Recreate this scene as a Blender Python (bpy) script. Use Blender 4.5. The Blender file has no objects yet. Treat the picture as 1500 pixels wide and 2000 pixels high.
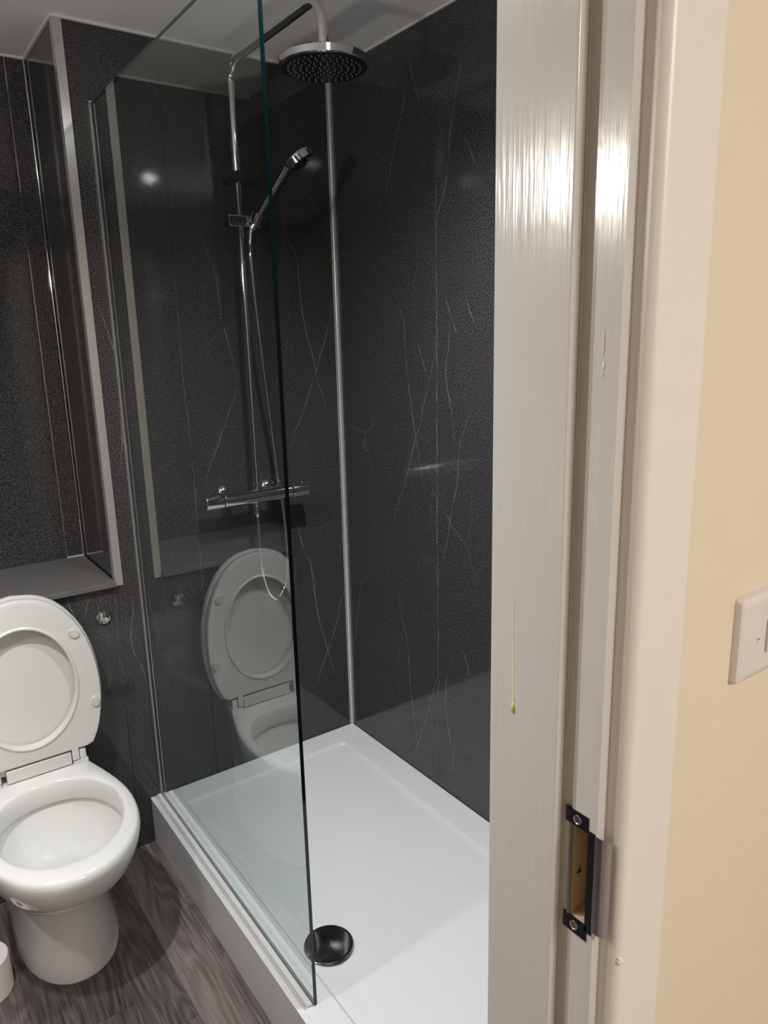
import bpy, bmesh, math, random
from mathutils import Vector, Matrix

random.seed(4)
S = bpy.context.scene
COL = S.collection
PI = math.pi

# ------------------------------------------------------------------ camera
cam_d = bpy.data.cameras.new('camera')
cam = bpy.data.objects.new('camera', cam_d)
COL.objects.link(cam)
S.camera = cam
cam_d.sensor_fit = 'VERTICAL'
cam_d.sensor_height = 24.0
cam_d.lens = 24.0 * 1441.42 / 2000.0
cam_d.clip_start = 0.02
CR = Vector((0.8131960, -0.5814711, -0.0245681))
CU = Vector((0.1522047, 0.1717365, 0.9733141))
CF = Vector((0.5617348, 0.7952345, -0.2281581))
cm = Matrix((CR, CU, -CF)).transposed().to_4x4()
cm.translation = Vector((-1.34143, -2.13686, 1.55387))
cam.matrix_world = cm

# ------------------------------------------------------------------ world, light, exposure
world = bpy.data.worlds.new('world')
S.world = world
world.use_nodes = True
world.node_tree.nodes['Background'].inputs[0].default_value = (1, 0.95, 0.9, 1)
world.node_tree.nodes['Background'].inputs[1].default_value = 0.0
S.view_settings.view_transform = 'Standard'
S.view_settings.look = 'None'
S.view_settings.gamma = 1.0
S.view_settings.use_curve_mapping = False
S.view_settings.exposure = 0.0

SPOT_W = 80.0            # the two recessed bathroom downlights
LAMP_W = 19.0             # lamp over the basin on the left wall
HALL_W = 50.0            # hallway ceiling lamp
SPOT_COL = (1.0, 0.98, 0.985)
HALL_COL = (1.0, 0.95, 0.915)
DOWNLIGHTS = ((-0.55, -1.05), (-1.47, -1.0))
H = 2.355                # ceiling height

# ------------------------------------------------------------------ helpers
def link_mesh(name, bm, mats, parent=None, smooth=None, loc=None):
    me = bpy.data.meshes.new(name)
    bmesh.ops.recalc_face_normals(bm, faces=bm.faces)
    bm.to_mesh(me)
    bm.free()
    if not isinstance(mats, (list, tuple)):
        mats = [mats]
    for m in mats:
        me.materials.append(m)
    if smooth is not None:
        for p in me.polygons:
            p.use_smooth = True
        me.set_sharp_from_angle(angle=math.radians(smooth))
    o = bpy.data.objects.new(name, me)
    if smooth is not None and smooth <= 40:
        wn = o.modifiers.new('weighted_normal', 'WEIGHTED_NORMAL')
        wn.keep_sharp = True
        wn.weight = 80
    COL.objects.link(o)
    if parent:
        o.parent = parent
        if loc is None:
            o.matrix_parent_inverse = Matrix.Translation(-parent.location)
    if loc is not None:
        o.location = loc
    return o

def empty(name, loc):
    o = bpy.data.objects.new(name, None)
    COL.objects.link(o)
    o.location = loc
    o.empty_display_size = 0.05
    return o

def tag(o, label=None, cat=None, group=None, kind=None):
    if label: o['label'] = label
    if cat: o['category'] = cat
    if group: o['group'] = group
    if kind: o['kind'] = kind
    return o

def box(bm, x0, x1, y0, y1, z0, z1, mi=0):
    v = [bm.verts.new((x, y, z)) for z in (z0, z1) for y in (y0, y1) for x in (x0, x1)]
    fs = []
    for q in ((0, 1, 3, 2), (4, 6, 7, 5), (0, 4, 5, 1), (2, 3, 7, 6), (0, 2, 6, 4), (1, 5, 7, 3)):
        f = bm.faces.new([v[i] for i in q]); f.material_index = mi; fs.append(f)
    return v, fs

def box_bm(x0, x1, y0, y1, z0, z1, bev=0.0, seg=2):
    bm = bmesh.new()
    box(bm, min(x0, x1), max(x0, x1), min(y0, y1), max(y0, y1), min(z0, z1), max(z0, z1))
    if bev:
        bmesh.ops.bevel(bm, geom=bm.edges[:], offset=bev, segments=seg, profile=0.5, affect='EDGES')
    return bm

def grid_loft(bm, rings, close=True, cap0=False, cap1=False, mi=0):
    """rings: list of equal length point lists; quads between them"""
    vs = [[bm.verts.new(p) for p in r] for r in rings]
    n = len(vs[0])
    for a, b in zip(vs[:-1], vs[1:]):
        for i in range(n if close else n - 1):
            j = (i + 1) % n
            f = bm.faces.new((a[i], a[j], b[j], b[i])); f.material_index = mi
    if cap0: bm.faces.new(vs[0]).material_index = mi
    if cap1: bm.faces.new(list(reversed(vs[-1]))).material_index = mi
    return vs

def frame_of(d):
    d = Vector(d).normalized()
    a = Vector((0, 0, 1)) if abs(d.z) < 0.9 else Vector((1, 0, 0))
    s = d.cross(a).normalized()
    return s, s.cross(d).normalized(), d

def tube(bm, pts, rad, n=16, cap=True):
    pts = [Vector(p) for p in pts]
    rads = rad if isinstance(rad, (list, tuple)) else [rad] * len(pts)
    t0 = (pts[1] - pts[0]).normalized()
    s, u, _ = frame_of(t0)
    rings = []
    prev = t0
    for i, p in enumerate(pts):
        if i == 0: t = t0
        elif i == len(pts) - 1: t = (pts[i] - pts[i - 1]).normalized()
        else: t = ((pts[i + 1] - pts[i]).normalized() + (pts[i] - pts[i - 1]).normalized()).normalized()
        q = prev.rotation_difference(t)
        s = q @ s; u = q @ u; prev = t
        rings.append([p + (s * math.cos(2 * PI * k / n) + u * math.sin(2 * PI * k / n)) * rads[i] for k in range(n)])
    grid_loft(bm, rings, cap0=cap, cap1=cap)

def lathe(bm, prof, org, axis, n=32, cap=True):
    """prof: (radius, distance along axis)"""
    s, u, d = frame_of(axis)
    org = Vector(org)
    rings = [[org + d * h + (s * math.cos(2 * PI * k / n) + u * math.sin(2 * PI * k / n)) * max(r, 1e-5) for k in range(n)] for r, h in prof]
    grid_loft(bm, rings, cap0=cap, cap1=cap)

def spline(pts, per=8):
    """Catmull-Rom through pts"""
    P = [Vector(p) for p in pts]
    P = [P[0] * 2 - P[1]] + P + [P[-1] * 2 - P[-2]]
    out = []
    for i in range(1, len(P) - 2):
        a, b, c, d = P[i - 1:i + 3]
        for k in range(per):
            t = k / per
            out.append(0.5 * ((2 * b) + (c - a) * t + (2 * a - 5 * b + 4 * c - d) * t * t + (3 * b - a - 3 * c + d) * t ** 3))
    out.append(P[-2])
    return out

def extrude_outline(bm, pts, y0, y1, plane='xz'):
    """closed outline (u, v) extruded between y0 and y1"""
    a = [bm.verts.new((u, y0, v)) for u, v in pts]
    b = [bm.verts.new((u, y1, v)) for u, v in pts]
    n = len(pts)
    for i in range(n):
        j = (i + 1) % n
        bm.faces.new((a[i], a[j], b[j], b[i]))
    bm.faces.new(a)
    bm.faces.new(list(reversed(b)))

# ------------------------------------------------------------------ materials
class NT:
    def __init__(self, name):
        self.m = bpy.data.materials.new(name)
        self.m.use_nodes = True
        self.t = self.m.node_tree
        self.p = self.t.nodes['Principled BSDF']
        self.out = self.t.nodes['Material Output']
    def n(self, typ, **kw):
        o = self.t.nodes.new(typ)
        for k, v in kw.items(): setattr(o, k, v)
        return o
    def l(self, a, b): self.t.links.new(a, b)
    def set(self, **kw):
        for k, v in kw.items():
            self.p.inputs[k.replace('_', ' ')].default_value = v
    def math(self, op, a, b=None, c=None, clamp=False):
        o = self.n('ShaderNodeMath', operation=op, use_clamp=clamp)
        for i, v in enumerate((a, b, c)):
            if v is None: continue
            if isinstance(v, (int, float)): o.inputs[i].default_value = v
            else: self.l(v, o.inputs[i])
        return o.outputs[0]
    def mapr(self, v, a, b, c, d, clamp=True, interp='LINEAR'):
        o = self.n('ShaderNodeMapRange', clamp=clamp, interpolation_type=interp)
        self.l(v, o.inputs[0])
        for i, x in enumerate((a, b, c, d)): o.inputs[i + 1].default_value = x
        return o.outputs[0]
    def coords(self, scale=(1, 1, 1), kind='Object', loc=(0, 0, 0)):
        tc = self.n('ShaderNodeTexCoord')
        mp = self.n('ShaderNodeMapping')
        mp.inputs['Scale'].default_value = scale
        mp.inputs['Location'].default_value = loc
        self.l(tc.outputs[kind], mp.inputs[0])
        return mp.outputs[0]
    def noise(self, vec, scale, detail=2, rough=0.5, dist=0.0):
        o = self.n('ShaderNodeTexNoise')
        if vec is not None: self.l(vec, o.inputs['Vector'])
        o.inputs['Scale'].default_value = scale
        o.inputs['Detail'].default_value = detail
        o.inputs['Roughness'].default_value = rough
        o.inputs['Distortion'].default_value = dist
        return o.outputs['Fac']
    def mix(self, fac, a, b):
        o = self.n('ShaderNodeMix', data_type='RGBA')
        if isinstance(fac, (int, float)): o.inputs[0].default_value = fac
        else: self.l(fac, o.inputs[0])
        for i, v in ((6, a), (7, b)):
            if isinstance(v, tuple): o.inputs[i].default_value = v
            else: self.l(v, o.inputs[i])
        return o.outputs[2]
    def bump(self, h, strength, dist=0.001):
        o = self.n('ShaderNodeBump')
        o.inputs['Strength'].default_value = strength
        o.inputs['Distance'].default_value = dist
        self.l(h, o.inputs['Height'])
        self.l(o.outputs[0], self.p.inputs['Normal'])

def rgb(r, g, b):
    return (r, g, b, 1.0)

def plain(name, col, rough=0.5, metal=0.0, var=0.04, nscale=30.0, bump=0.0, bscale=200.0, coat=0.0, spec=0.5):
    k = NT(name)
    c = k.coords()
    f = k.noise(c, nscale, 3)
    a = rgb(*[x * (1 - var) for x in col]); b = rgb(*[min(1, x * (1 + var)) for x in col])
    k.l(k.mix(f, a, b), k.p.inputs['Base Color'])
    k.set(Roughness=rough, Metallic=metal)
    k.p.inputs['Coat Weight'].default_value = coat
    k.p.inputs['Specular IOR Level'].default_value = spec
    if bump:
        k.bump(k.noise(c, bscale, 3), bump)
    return k.m

def panel_material(name, veins, axis):
    """dark grey stone-look wall panel: fine speckle and long thin pale veins; axis = world axis along the wall"""
    k = NT(name)
    tc = k.n('ShaderNodeTexCoord')
    sep = k.n('ShaderNodeSeparateXYZ')
    k.l(tc.outputs['Object'], sep.inputs[0])
    u = sep.outputs[axis]
    z = sep.outputs[2]
    # slight waviness along each vein
    wob = k.noise(tc.outputs['Object'], 17.0, 3)
    u = k.math('ADD', u, k.mapr(wob, 0.3, 0.7, -0.0025, 0.0025))
    acc = None
    for vn in veins:
        vn = sorted(vn, key=lambda p: p[1])
        z0, z1 = vn[0][1], vn[-1][1]
        us = [p[0] for p in vn]
        a, b = min(us) - 1e-3, max(us) + 1e-3
        t = k.mapr(z, z0, z1, 0.0, 1.0, clamp=False)
        fc = k.n('ShaderNodeFloatCurve')
        cv = fc.mapping.curves[0]
        pts = [((p[1] - z0) / (z1 - z0), (p[0] - a) / (b - a)) for p in vn]
        cv.points[0].location = pts[0]
        cv.points[1].location = pts[-1]
        for p in pts[1:-1]: cv.points.new(*p)
        for p in cv.points: p.handle_type = 'AUTO'
        fc.mapping.update()
        k.l(t, fc.inputs['Value'])
        d = k.math('ABSOLUTE', k.math('SUBTRACT', u, k.mapr(fc.outputs[0], 0, 1, a, b)))
        line = k.mapr(d, 0.0006, 0.0023, 1.0, 0.0)
        fade = k.math('SUBTRACT', 1.0, k.math('POWER', k.math('ABSOLUTE', k.math('SUBTRACT', k.math('MULTIPLY', t, 2.0), 1.0)), 4.0), clamp=True)
        line = k.math('MULTIPLY', line, fade)
        acc = line if acc is None else k.math('MAXIMUM', acc, line)
    # faint secondary crackle of the print
    mp = k.n('ShaderNodeMapping'); mp.inputs['Scale'].default_value = (1, 1, 0.26)
    nz = k.n('ShaderNodeTexNoise'); nz.inputs['Scale'].default_value = 7.0
    k.l(tc.outputs['Object'], nz.inputs['Vector'])
    mv = k.n('ShaderNodeVectorMath', operation='MULTIPLY_ADD')
    k.l(nz.outputs['Color'], mv.inputs[0]); mv.inputs[1].default_value = (0.10, 0.10, 0.1)
    k.l(tc.outputs['Object'], mv.inputs[2])
    k.l(mv.outputs[0], mp.inputs[0])
    vo = k.n('ShaderNodeTexVoronoi', feature='DISTANCE_TO_EDGE'); vo.inputs['Scale'].default_value = 5.0
    k.l(mp.outputs[0], vo.inputs['Vector'])
    faint = k.mapr(vo.outputs['Distance'], 0.0, 0.012, 0.22, 0.0)
    gate = k.mapr(k.noise(tc.outputs['Object'], 4.0, 2), 0.5, 0.62, 0.0, 1.0)
    faint = k.math('MULTIPLY', faint, gate)
    brk = k.mapr(k.noise(tc.outputs['Object'], 22.0, 2), 0.35, 0.6, 0.25, 1.0)
    acc = faint if acc is None else k.math('MAXIMUM', k.math('MULTIPLY', acc, brk), faint)
    # speckle
    sp = k.noise(tc.outputs['Object'], 250.0, 2, 0.8)
    sp2 = k.noise(tc.outputs['Object'], 9.0, 3)
    base = k.mix(k.mapr(sp, 0.40, 0.64, 0, 1), PANEL_A, PANEL_B)
    base = k.mix(k.mapr(sp2, 0.3, 0.7, 0, 0.35), base, PANEL_C)
    k.l(k.mix(k.math('MULTIPLY', acc, 0.62), base, rgb(0.24, 0.235, 0.235)), k.p.inputs['Base Color'])
    k.set(Roughness=0.065)
    k.p.inputs['Specular IOR Level'].default_value = 0.5
    k.bump(sp, 0.09, 0.0004)
    return k.m
PANEL_A = rgb(0.014, 0.0135, 0.015)
PANEL_B = rgb(0.104, 0.100, 0.106)
PANEL_C = rgb(0.044, 0.042, 0.045)
VEINS_RIGHT = [
    [(-0.609, 2.237), (-0.611, 2.211), (-0.597, 2.164), (-0.584, 2.106), (-0.570, 2.055), (-0.562, 1.978), (-0.540, 1.913), (-0.525, 1.883), (-0.516, 1.855), (-0.513, 1.720)],
    [(-0.513, 2.111), (-0.512, 1.689), (-0.508, 1.057), (-0.505, 0.216)],
    [(-0.403, 2.297), (-0.417, 2.240), (-0.431, 2.205), (-0.445, 2.156)],
    [(-0.396, 2.243), (-0.379, 2.181), (-0.356, 2.130), (-0.325, 2.058), (-0.281, 1.954)],
    [(-0.628, 2.042), (-0.646, 2.009), (-0.667, 1.969)],
    [(-0.330, 1.680), (-0.349, 1.628), (-0.365, 1.587), (-0.369, 1.523), (-0.377, 1.442), (-0.392, 1.352), (-0.410, 1.274), (-0.423, 1.216), (-0.438, 1.150), (-0.457, 1.081)],
    [(-0.511, 1.523), (-0.486, 1.461), (-0.459, 1.384), (-0.424, 1.292), (-0.388, 1.208), (-0.350, 1.112), (-0.311, 1.043), (-0.278, 0.959)],
    [(-0.546, 1.660), (-0.564, 1.630), (-0.595, 1.559)],
    [(-0.561, 1.590), (-0.565, 1.552), (-0.551, 1.462), (-0.553, 1.431), (-0.571, 1.363), (-0.585, 1.262)],
    [(-0.652, 1.356), (-0.623, 1.297), (-0.603, 1.240), (-0.600, 1.168), (-0.575, 1.083), (-0.556, 0.997), (-0.530, 0.909), (-0.517, 0.867)],
    [(-0.629, 1.666), (-0.645, 1.623), (-0.667, 1.583)],
    [(-0.420, 1.547), (-0.448, 1.491), (-0.470, 1.444)],
    [(-0.313, 0.781), (-0.321, 0.691), (-0.346, 0.619), (-0.355, 0.560), (-0.362, 0.459), (-0.377, 0.350), (-0.389, 0.281), (-0.413, 0.171)],
    [(-0.501, 0.529), (-0.465, 0.432), (-0.437, 0.349), (-0.402, 0.264), (-0.358, 0.162)],
    [(-0.556, 0.563), (-0.540, 0.480), (-0.546, 0.414), (-0.563, 0.339), (-0.575, 0.260)],
    [(-0.623, 0.661), (-0.640, 0.619), (-0.651, 0.586)],
    [(-0.106, 0.763), (-0.072, 0.665), (-0.048, 0.542), (-0.032, 0.482)],
]
VEINS_BACK = [
    [(-0.191, 1.949), (-0.169, 1.858), (-0.144, 1.808), (-0.138, 1.717), (-0.127, 1.615), (-0.103, 1.509), (-0.084, 1.421), (-0.063, 1.352), (-0.053, 1.299)],
    [(-0.009, 1.694), (-0.038, 1.599), (-0.074, 1.498), (-0.108, 1.418), (-0.142, 1.337), (-0.176, 1.272), (-0.210, 1.192)],
    [(-0.463, 1.865), (-0.430, 1.788), (-0.416, 1.726), (-0.408, 1.635), (-0.390, 1.537), (-0.368, 1.446)],
    [(-0.372, 1.427), (-0.404, 1.351), (-0.436, 1.281), (-0.467, 1.215), (-0.511, 1.122)],
    [(-0.159, 0.834), (-0.139, 0.770), (-0.132, 0.670), (-0.121, 0.587), (-0.099, 0.493), (-0.081, 0.424), (-0.062, 0.348)],
    [(-0.008, 0.700), (-0.033, 0.633), (-0.055, 0.560), (-0.089, 0.481), (-0.119, 0.420), (-0.150, 0.335)],
    [(-0.542, 1.805), (-0.541, 1.692), (-0.541, 1.578), (-0.542, 1.438), (-0.539, 1.340), (-0.539, 1.210)],
    [(-0.808, 0.863), (-0.809, 0.784), (-0.810, 0.661), (-0.810, 0.538), (-0.811, 0.453)],
    [(-0.758, 0.836), (-0.757, 0.787), (-0.767, 0.741), (-0.772, 0.676), (-0.753, 0.615), (-0.741, 0.550)],
    [(-0.938, 0.879), (-0.927, 0.825), (-0.913, 0.784)],
    [(-0.869, 0.867), (-0.901, 0.787)],
    [(-0.769, 1.683), (-0.752, 1.619), (-0.737, 1.555), (-0.729, 1.489), (-0.732, 1.354), (-0.769, 1.181)],
    [(-0.541, 1.236), (-0.537, 1.107), (-0.538, 1.013), (-0.538, 0.879), (-0.539, 0.721)],
    [(-0.189, 0.972), (-0.175, 0.882), (-0.143, 0.786), (-0.138, 0.711), (-0.124, 0.606)],
]
M = {}
M['panel_right'] = panel_material('stone_panel_right', VEINS_RIGHT, 1)
M['panel_back'] = panel_material('stone_panel_back', VEINS_BACK, 0)
M['panel'] = panel_material('stone_panel', [], 0)
M['ceiling'] = plain('ceiling_paint', (0.93, 0.91, 0.91), 0.75, bump=0.08, bscale=120)
M['white_bead'] = plain('white_sealant', (0.72, 0.71, 0.69), 0.45)
M['joint'] = plain('panel_joint', (0.10, 0.10, 0.10), 0.5)
M['ceramic'] = plain('glazed_ceramic', (0.75, 0.747, 0.735), 0.07, coat=0.4, var=0.01)
M['plastic'] = plain('white_plastic', (0.70, 0.69, 0.675), 0.22, var=0.015)
M['rubber'] = plain('seat_bumper_rubber', (0.66, 0.655, 0.60), 0.5)
M['tray'] = plain('tray_acrylic', (0.70, 0.71, 0.72), 0.16, var=0.015, bump=0.03, bscale=60)
M['riser'] = plain('riser_panel', (0.66, 0.64, 0.65), 0.25, var=0.02)
M['gap_shade'] = plain('gap_shade_grey', (0.48, 0.455, 0.46), 0.35)  # grey stands in for shade in the gap outside the screen
M['chrome'] = plain('chrome', (0.80, 0.80, 0.82), 0.07, metal=1.0, var=0.02)
M['alu'] = plain('satin_aluminium', (0.66, 0.645, 0.655), 0.24, metal=0.7, var=0.03)
M['dark_chrome'] = plain('dark_chrome', (0.42, 0.42, 0.45), 0.08, metal=1.0, var=0.02)
M['head_face'] = plain('shower_head_face', (0.012, 0.012, 0.018), 0.25)
M['nozzle'] = plain('nozzle_silicone', (0.17, 0.17, 0.19), 0.5)
M['black_metal'] = plain('blackened_steel', (0.022, 0.022, 0.024), 0.32, metal=0.6)
M['hand_chrome'] = plain('hand_shower_chrome', (0.22, 0.22, 0.24), 0.08, metal=1.0)
M['trim_silver'] = plain('silver_trim', (0.72, 0.715, 0.715), 0.28, metal=0.45, var=0.02)
M['steel'] = plain('worn_steel', (0.48, 0.47, 0.48), 0.30, metal=1.0, var=0.12)
M['raw_wood'] = plain('raw_softwood', (0.38, 0.28, 0.165), 0.8, var=0.15)
M['hall_wall'] = plain('hall_paint', (0.66, 0.585, 0.455), 0.7, var=0.02, bump=0.1, bscale=90)
M['arch_paint'] = plain('architrave_satin', (0.70, 0.655, 0.625), 0.38, var=0.012, bump=0.03, bscale=60)
M['switch'] = plain('switch_plastic', (0.64, 0.60, 0.59), 0.22, var=0.01)
M['dark'] = plain('dark_hole', (0.01, 0.008, 0.006), 0.8)
M['drip'] = plain('dried_varnish_drip', (0.60, 0.53, 0.20), 0.2)
M['drip_pale'] = plain('dried_varnish_streak', (0.66, 0.62, 0.42), 0.25)
M['paper'] = plain('white_paper', (0.74, 0.70, 0.69), 0.8)
M['carpet'] = plain('hall_carpet', (0.36, 0.32, 0.28), 0.95, bump=0.6, bscale=400)

# gloss paint with vertical brush strokes
k = NT('brushed_gloss_paint')
c = k.coords((160, 160, 5))
st = k.noise(c, 1.0, 3, 0.6)
c2 = k.coords((30, 30, 18), loc=(3, 1, 2))
lm = k.noise(c2, 1.0, 3, 0.5, 0.6)
h = k.math('ADD', k.math('MULTIPLY', st, 0.55), k.math('MULTIPLY', lm, 0.35))
k.l(k.mix(k.noise(k.coords(), 12, 3), rgb(0.53, 0.51, 0.49), rgb(0.57, 0.55, 0.53)), k.p.inputs['Base Color'])
k.set(Roughness=0.16)
k.p.inputs['Specular IOR Level'].default_value = 0.6
k.bump(h, 0.62, 0.0014)
M['gloss'] = k.m

# wood-look vinyl plank, each plank its own tone and grain
k = NT('wood_plank')
oi = k.n('ShaderNodeObjectInfo')
tc = k.n('ShaderNodeTexCoord')
off = k.n('ShaderNodeVectorMath', operation='MULTIPLY_ADD')
cmb = k.n('ShaderNodeCombineXYZ')
for i in range(3): k.l(oi.outputs['Random'], cmb.inputs[i])
k.l(cmb.outputs[0], off.inputs[0]); off.inputs[1].default_value = (7, 31, 5)
k.l(tc.outputs['Object'], off.inputs[2])
mp = k.n('ShaderNodeMapping'); mp.inputs['Scale'].default_value = (1, 0.16, 1)
k.l(off.outputs[0], mp.inputs[0])
swirl = k.noise(mp.outputs[0], 7.0, 2, 0.5, 0.4)
ringw = k.math('SINE', k.math('MULTIPLY', swirl, 95.0))
mp2 = k.n('ShaderNodeMapping'); mp2.inputs['Scale'].default_value = (1, 0.035, 1)
k.l(off.outputs[0], mp2.inputs[0])
fine = k.noise(mp2.outputs[0], 230.0, 4, 0.65)
blotch = k.noise(mp.outputs[0], 5.0, 2)
tone = k.math('ADD', k.math('MULTIPLY', fine, 0.75), k.math('MULTIPLY', ringw, 0.075))
tone = k.math('ADD', tone, k.math('MULTIPLY', blotch, 0.45))
tone = k.math('ADD', tone, k.mapr(oi.outputs['Random'], 0, 1, -0.20, 0.14))
ramp = k.n('ShaderNodeValToRGB')
el = ramp.color_ramp.elements
el[0].position = 0.22; el[0].color = rgb(0.028, 0.0245, 0.025)
el[1].position = 0.92; el[1].color = rgb(0.285, 0.245, 0.228)
e = el.new(0.52); e.color = rgb(0.105, 0.089, 0.084)
k.l(tone, ramp.inputs[0])
k.l(ramp.outputs[0], k.p.inputs['Base Color'])
k.set(Roughness=0.42)
k.bump(fine, 0.15, 0.0004)
M['plank'] = k.m

# shelf: grey solid laminate
M['shelf'] = plain('grey_laminate', (0.135, 0.13, 0.128), 0.30, var=0.15, nscale=14)

# clear toughened glass: transmission plus slab Fresnel reflection of both faces
k = NT('shower_glass')
tr = k.n('ShaderNodeBsdfTransparent'); tr.inputs[0].default_value = rgb(0.915, 0.955, 0.945)
gl = k.n('ShaderNodeBsdfGlossy'); gl.inputs['Roughness'].default_value = 0.0
gl.inputs['Color'].default_value = rgb(0.95, 1.0, 0.99)
fr = k.n('ShaderNodeFresnel'); fr.inputs['IOR'].default_value = 1.46
geo = k.n('ShaderNodeNewGeometry')
R1 = fr.outputs[0]
R2 = k.math('DIVIDE', k.math('MULTIPLY', R1, 2.0), k.math('ADD', R1, 1.0))
fac = k.math('MULTIPLY', R2, k.math('SUBTRACT', 1.0, geo.outputs['Backfacing']))
ms = k.n('ShaderNodeMixShader')
k.l(fac, ms.inputs[0]); k.l(tr.outputs[0], ms.inputs[1]); k.l(gl.outputs[0], ms.inputs[2])
k.l(ms.outputs[0], k.out.inputs[0])
M['glass'] = k.m
M['glass_edge'] = plain('glass_edge', (0.0012, 0.0075, 0.008), 0.06, var=0.1)
M['water'] = plain('still_water', (0.60, 0.62, 0.60), 0.02, var=0.0)

def emitter(name, col, st):
    k = NT(name)
    em = k.n('ShaderNodeEmission'); em.inputs[0].default_value = (*col, 1); em.inputs[1].default_value = st
    k.l(em.outputs[0], k.out.inputs[0])
    return k.m
# ------------------------------------------------------------------ the setting
def struct(name, bm, mat, parent=None, smooth=None):
    o = link_mesh(name, bm, mat, parent, smooth)
    if parent is None: o['kind'] = 'structure'
    return o

XL = -1.95          # left wall of the bathroom
YF = -1.683         # bathroom side of the door wall
YH = -1.80          # hallway side of the door wall
ZS = 0.887          # top of the shelf
XT = -0.798         # edge of the recess above the toilet
YN = 0.345          # back of the recess
XN = -1.36          # left cheek of the recess, unseen; placed to block the wall lamp's reflection

bm = bmesh.new()
box(bm, XL - 0.05, 0.06, YF, 0.0, -0.06, -0.012)
floor = struct('floor', bm, M['joint'])
PW, x = 0.1085, -0.788
col_i = 0
x_hi = -0.60
xs = []
while x > XL:
    xs.append((x_hi, x)); x_hi = x; x -= PW
xs.append((x_hi, XL))
offs = [-0.30, -0.98, -0.69, -0.568, -1.02, -0.33, -0.80, -0.15, -0.62, -1.0, -0.4, -0.75]
for i, (xa, xb) in enumerate(xs):
    cuts = [0.0] + [c for c in (offs[i % 12], offs[i % 12] - 0.62) if YF + 0.05 < c < -0.05] + [YF]
    for ya, yb in zip(cuts[:-1], cuts[1:]):
        cx, cy = (xa + xb) / 2, (ya + yb) / 2
        hx, hy = (xa - xb) / 2 - 0.0004, (ya - yb) / 2 - 0.0004
        b2 = bmesh.new()
        v, fs = box(b2, -hx, hx, -hy, hy, -0.012, 0.0)
        p = link_mesh('plank', b2, M['plank'], floor, loc=(cx, cy, 0.0))

bm = bmesh.new()
box(bm, -2.7, 1.6, -4.3, 0.45, H, H + 0.04)
struct('ceiling', bm, M['ceiling'])

# back wall: carcass, panels, recess
bm = bmesh.new()
box(bm, XT + 0.011, 0.06, 0.0105, 0.42, 0.0, H)
box(bm, XL - 0.05, XT + 0.011, 0.0105, 0.42, 0.0, ZS - 0.016)
box(bm, XN - 0.011, XT + 0.011, YN + 0.0105, 0.42, ZS - 0.016, H)
box(bm, XL - 0.05, XN - 0.011, 0.0105, 0.42, ZS - 0.016, H)
wb = struct('wall_back', bm, M['joint'])
struct('wall_panel', box_bm(-0.5396, 0.0, 0.0, 0.01, 0.0, H, 0.0006, 1), M['panel_back'], wb)
bm = box_bm(XT, -0.5404, 0.0, 0.01, 0.0, H, 0.0006, 1)
box(bm, -0.8096, XT, 0.0, 0.01, 0.0, ZS - 0.0165)
struct('wall_panel', bm, M['panel_back'], wb)
struct('wall_panel', box_bm(XL, -0.8104, 0.0, 0.01, 0.0, ZS - 0.0165, 0.0006, 1), M['panel_back'], wb)
struct('wall_panel', box_bm(XT, XT + 0.01, 0.0105, YN, ZS, H), M['panel'], wb)
struct('wall_panel', box_bm(XN, XT, YN, YN + 0.01, ZS, H), M['panel'], wb)
struct('wall_panel', box_bm(XN - 0.01, XN, 0.0105, YN, ZS, H), M['panel'], wb)
struct('wall_panel', box_bm(XL, XN, 0.0, 0.01, ZS - 0.016, H), M['panel'], wb)

# right wall
bm = bmesh.new()
box(bm, 0.0105, 0.06, YF, 0.42, 0.0, H)
wr = struct('wall_right', bm, M['joint'])
struct('wall_panel', box_bm(0.0, 0.01, -0.5096, 0.0, 0.0, H, 0.0006, 1), M['panel_right'], wr)
struct('wall_panel', box_bm(0.0, 0.01, YF, -0.5104, 0.0, H, 0.0006, 1), M['panel_right'], wr)

bm = bmesh.new()
box(bm, XL - 0.05, XL, YF, 0.42, 0.0, H)
struct('wall_left', bm, M['panel'])

# door wall (hallway paint; dark panel on the bathroom side)
bm = bmesh.new()
for (x0, x1, z0, z1) in ((-0.864, 1.55, 0, H), (-2.65, -1.70, 0, H), (-1.70, -0.864, 2.06, H)):
    box(bm, x0, x1, YH, YF - 0.008, z0, z1)
wf = struct('wall_front', bm, M['hall_wall'])
bm = bmesh.new()
for (x0, x1, z0, z1) in ((-0.864, 0.0, 0, H), (XL, -1.70, 0, H), (-1.70, -0.864, 2.06, H)):
    box(bm, x0, x1, YF - 0.008, YF, z0, z1)
struct('wall_panel', bm, M['panel'], wf)

# hallway shell behind the camera
bm = bmesh.new(); box(bm, -2.65, 1.55, -4.25, YF, -0.05, -0.001)
struct('floor_hall', bm, M['carpet'])
bm = bmesh.new(); box(bm, -2.65, 1.55, -4.30, -4.25, 0, H)
struct('wall_hall_rear', bm, M['hall_wall'])
bm = bmesh.new(); box(bm, -2.70, -2.65, -4.25, YH, 0, H)
struct('wall_hall_left', bm, M['hall_wall'])
bm = bmesh.new(); box(bm, 1.55, 1.60, -4.25, YH, 0, H)
struct('wall_hall_right', bm, M['hall_wall'])

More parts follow.
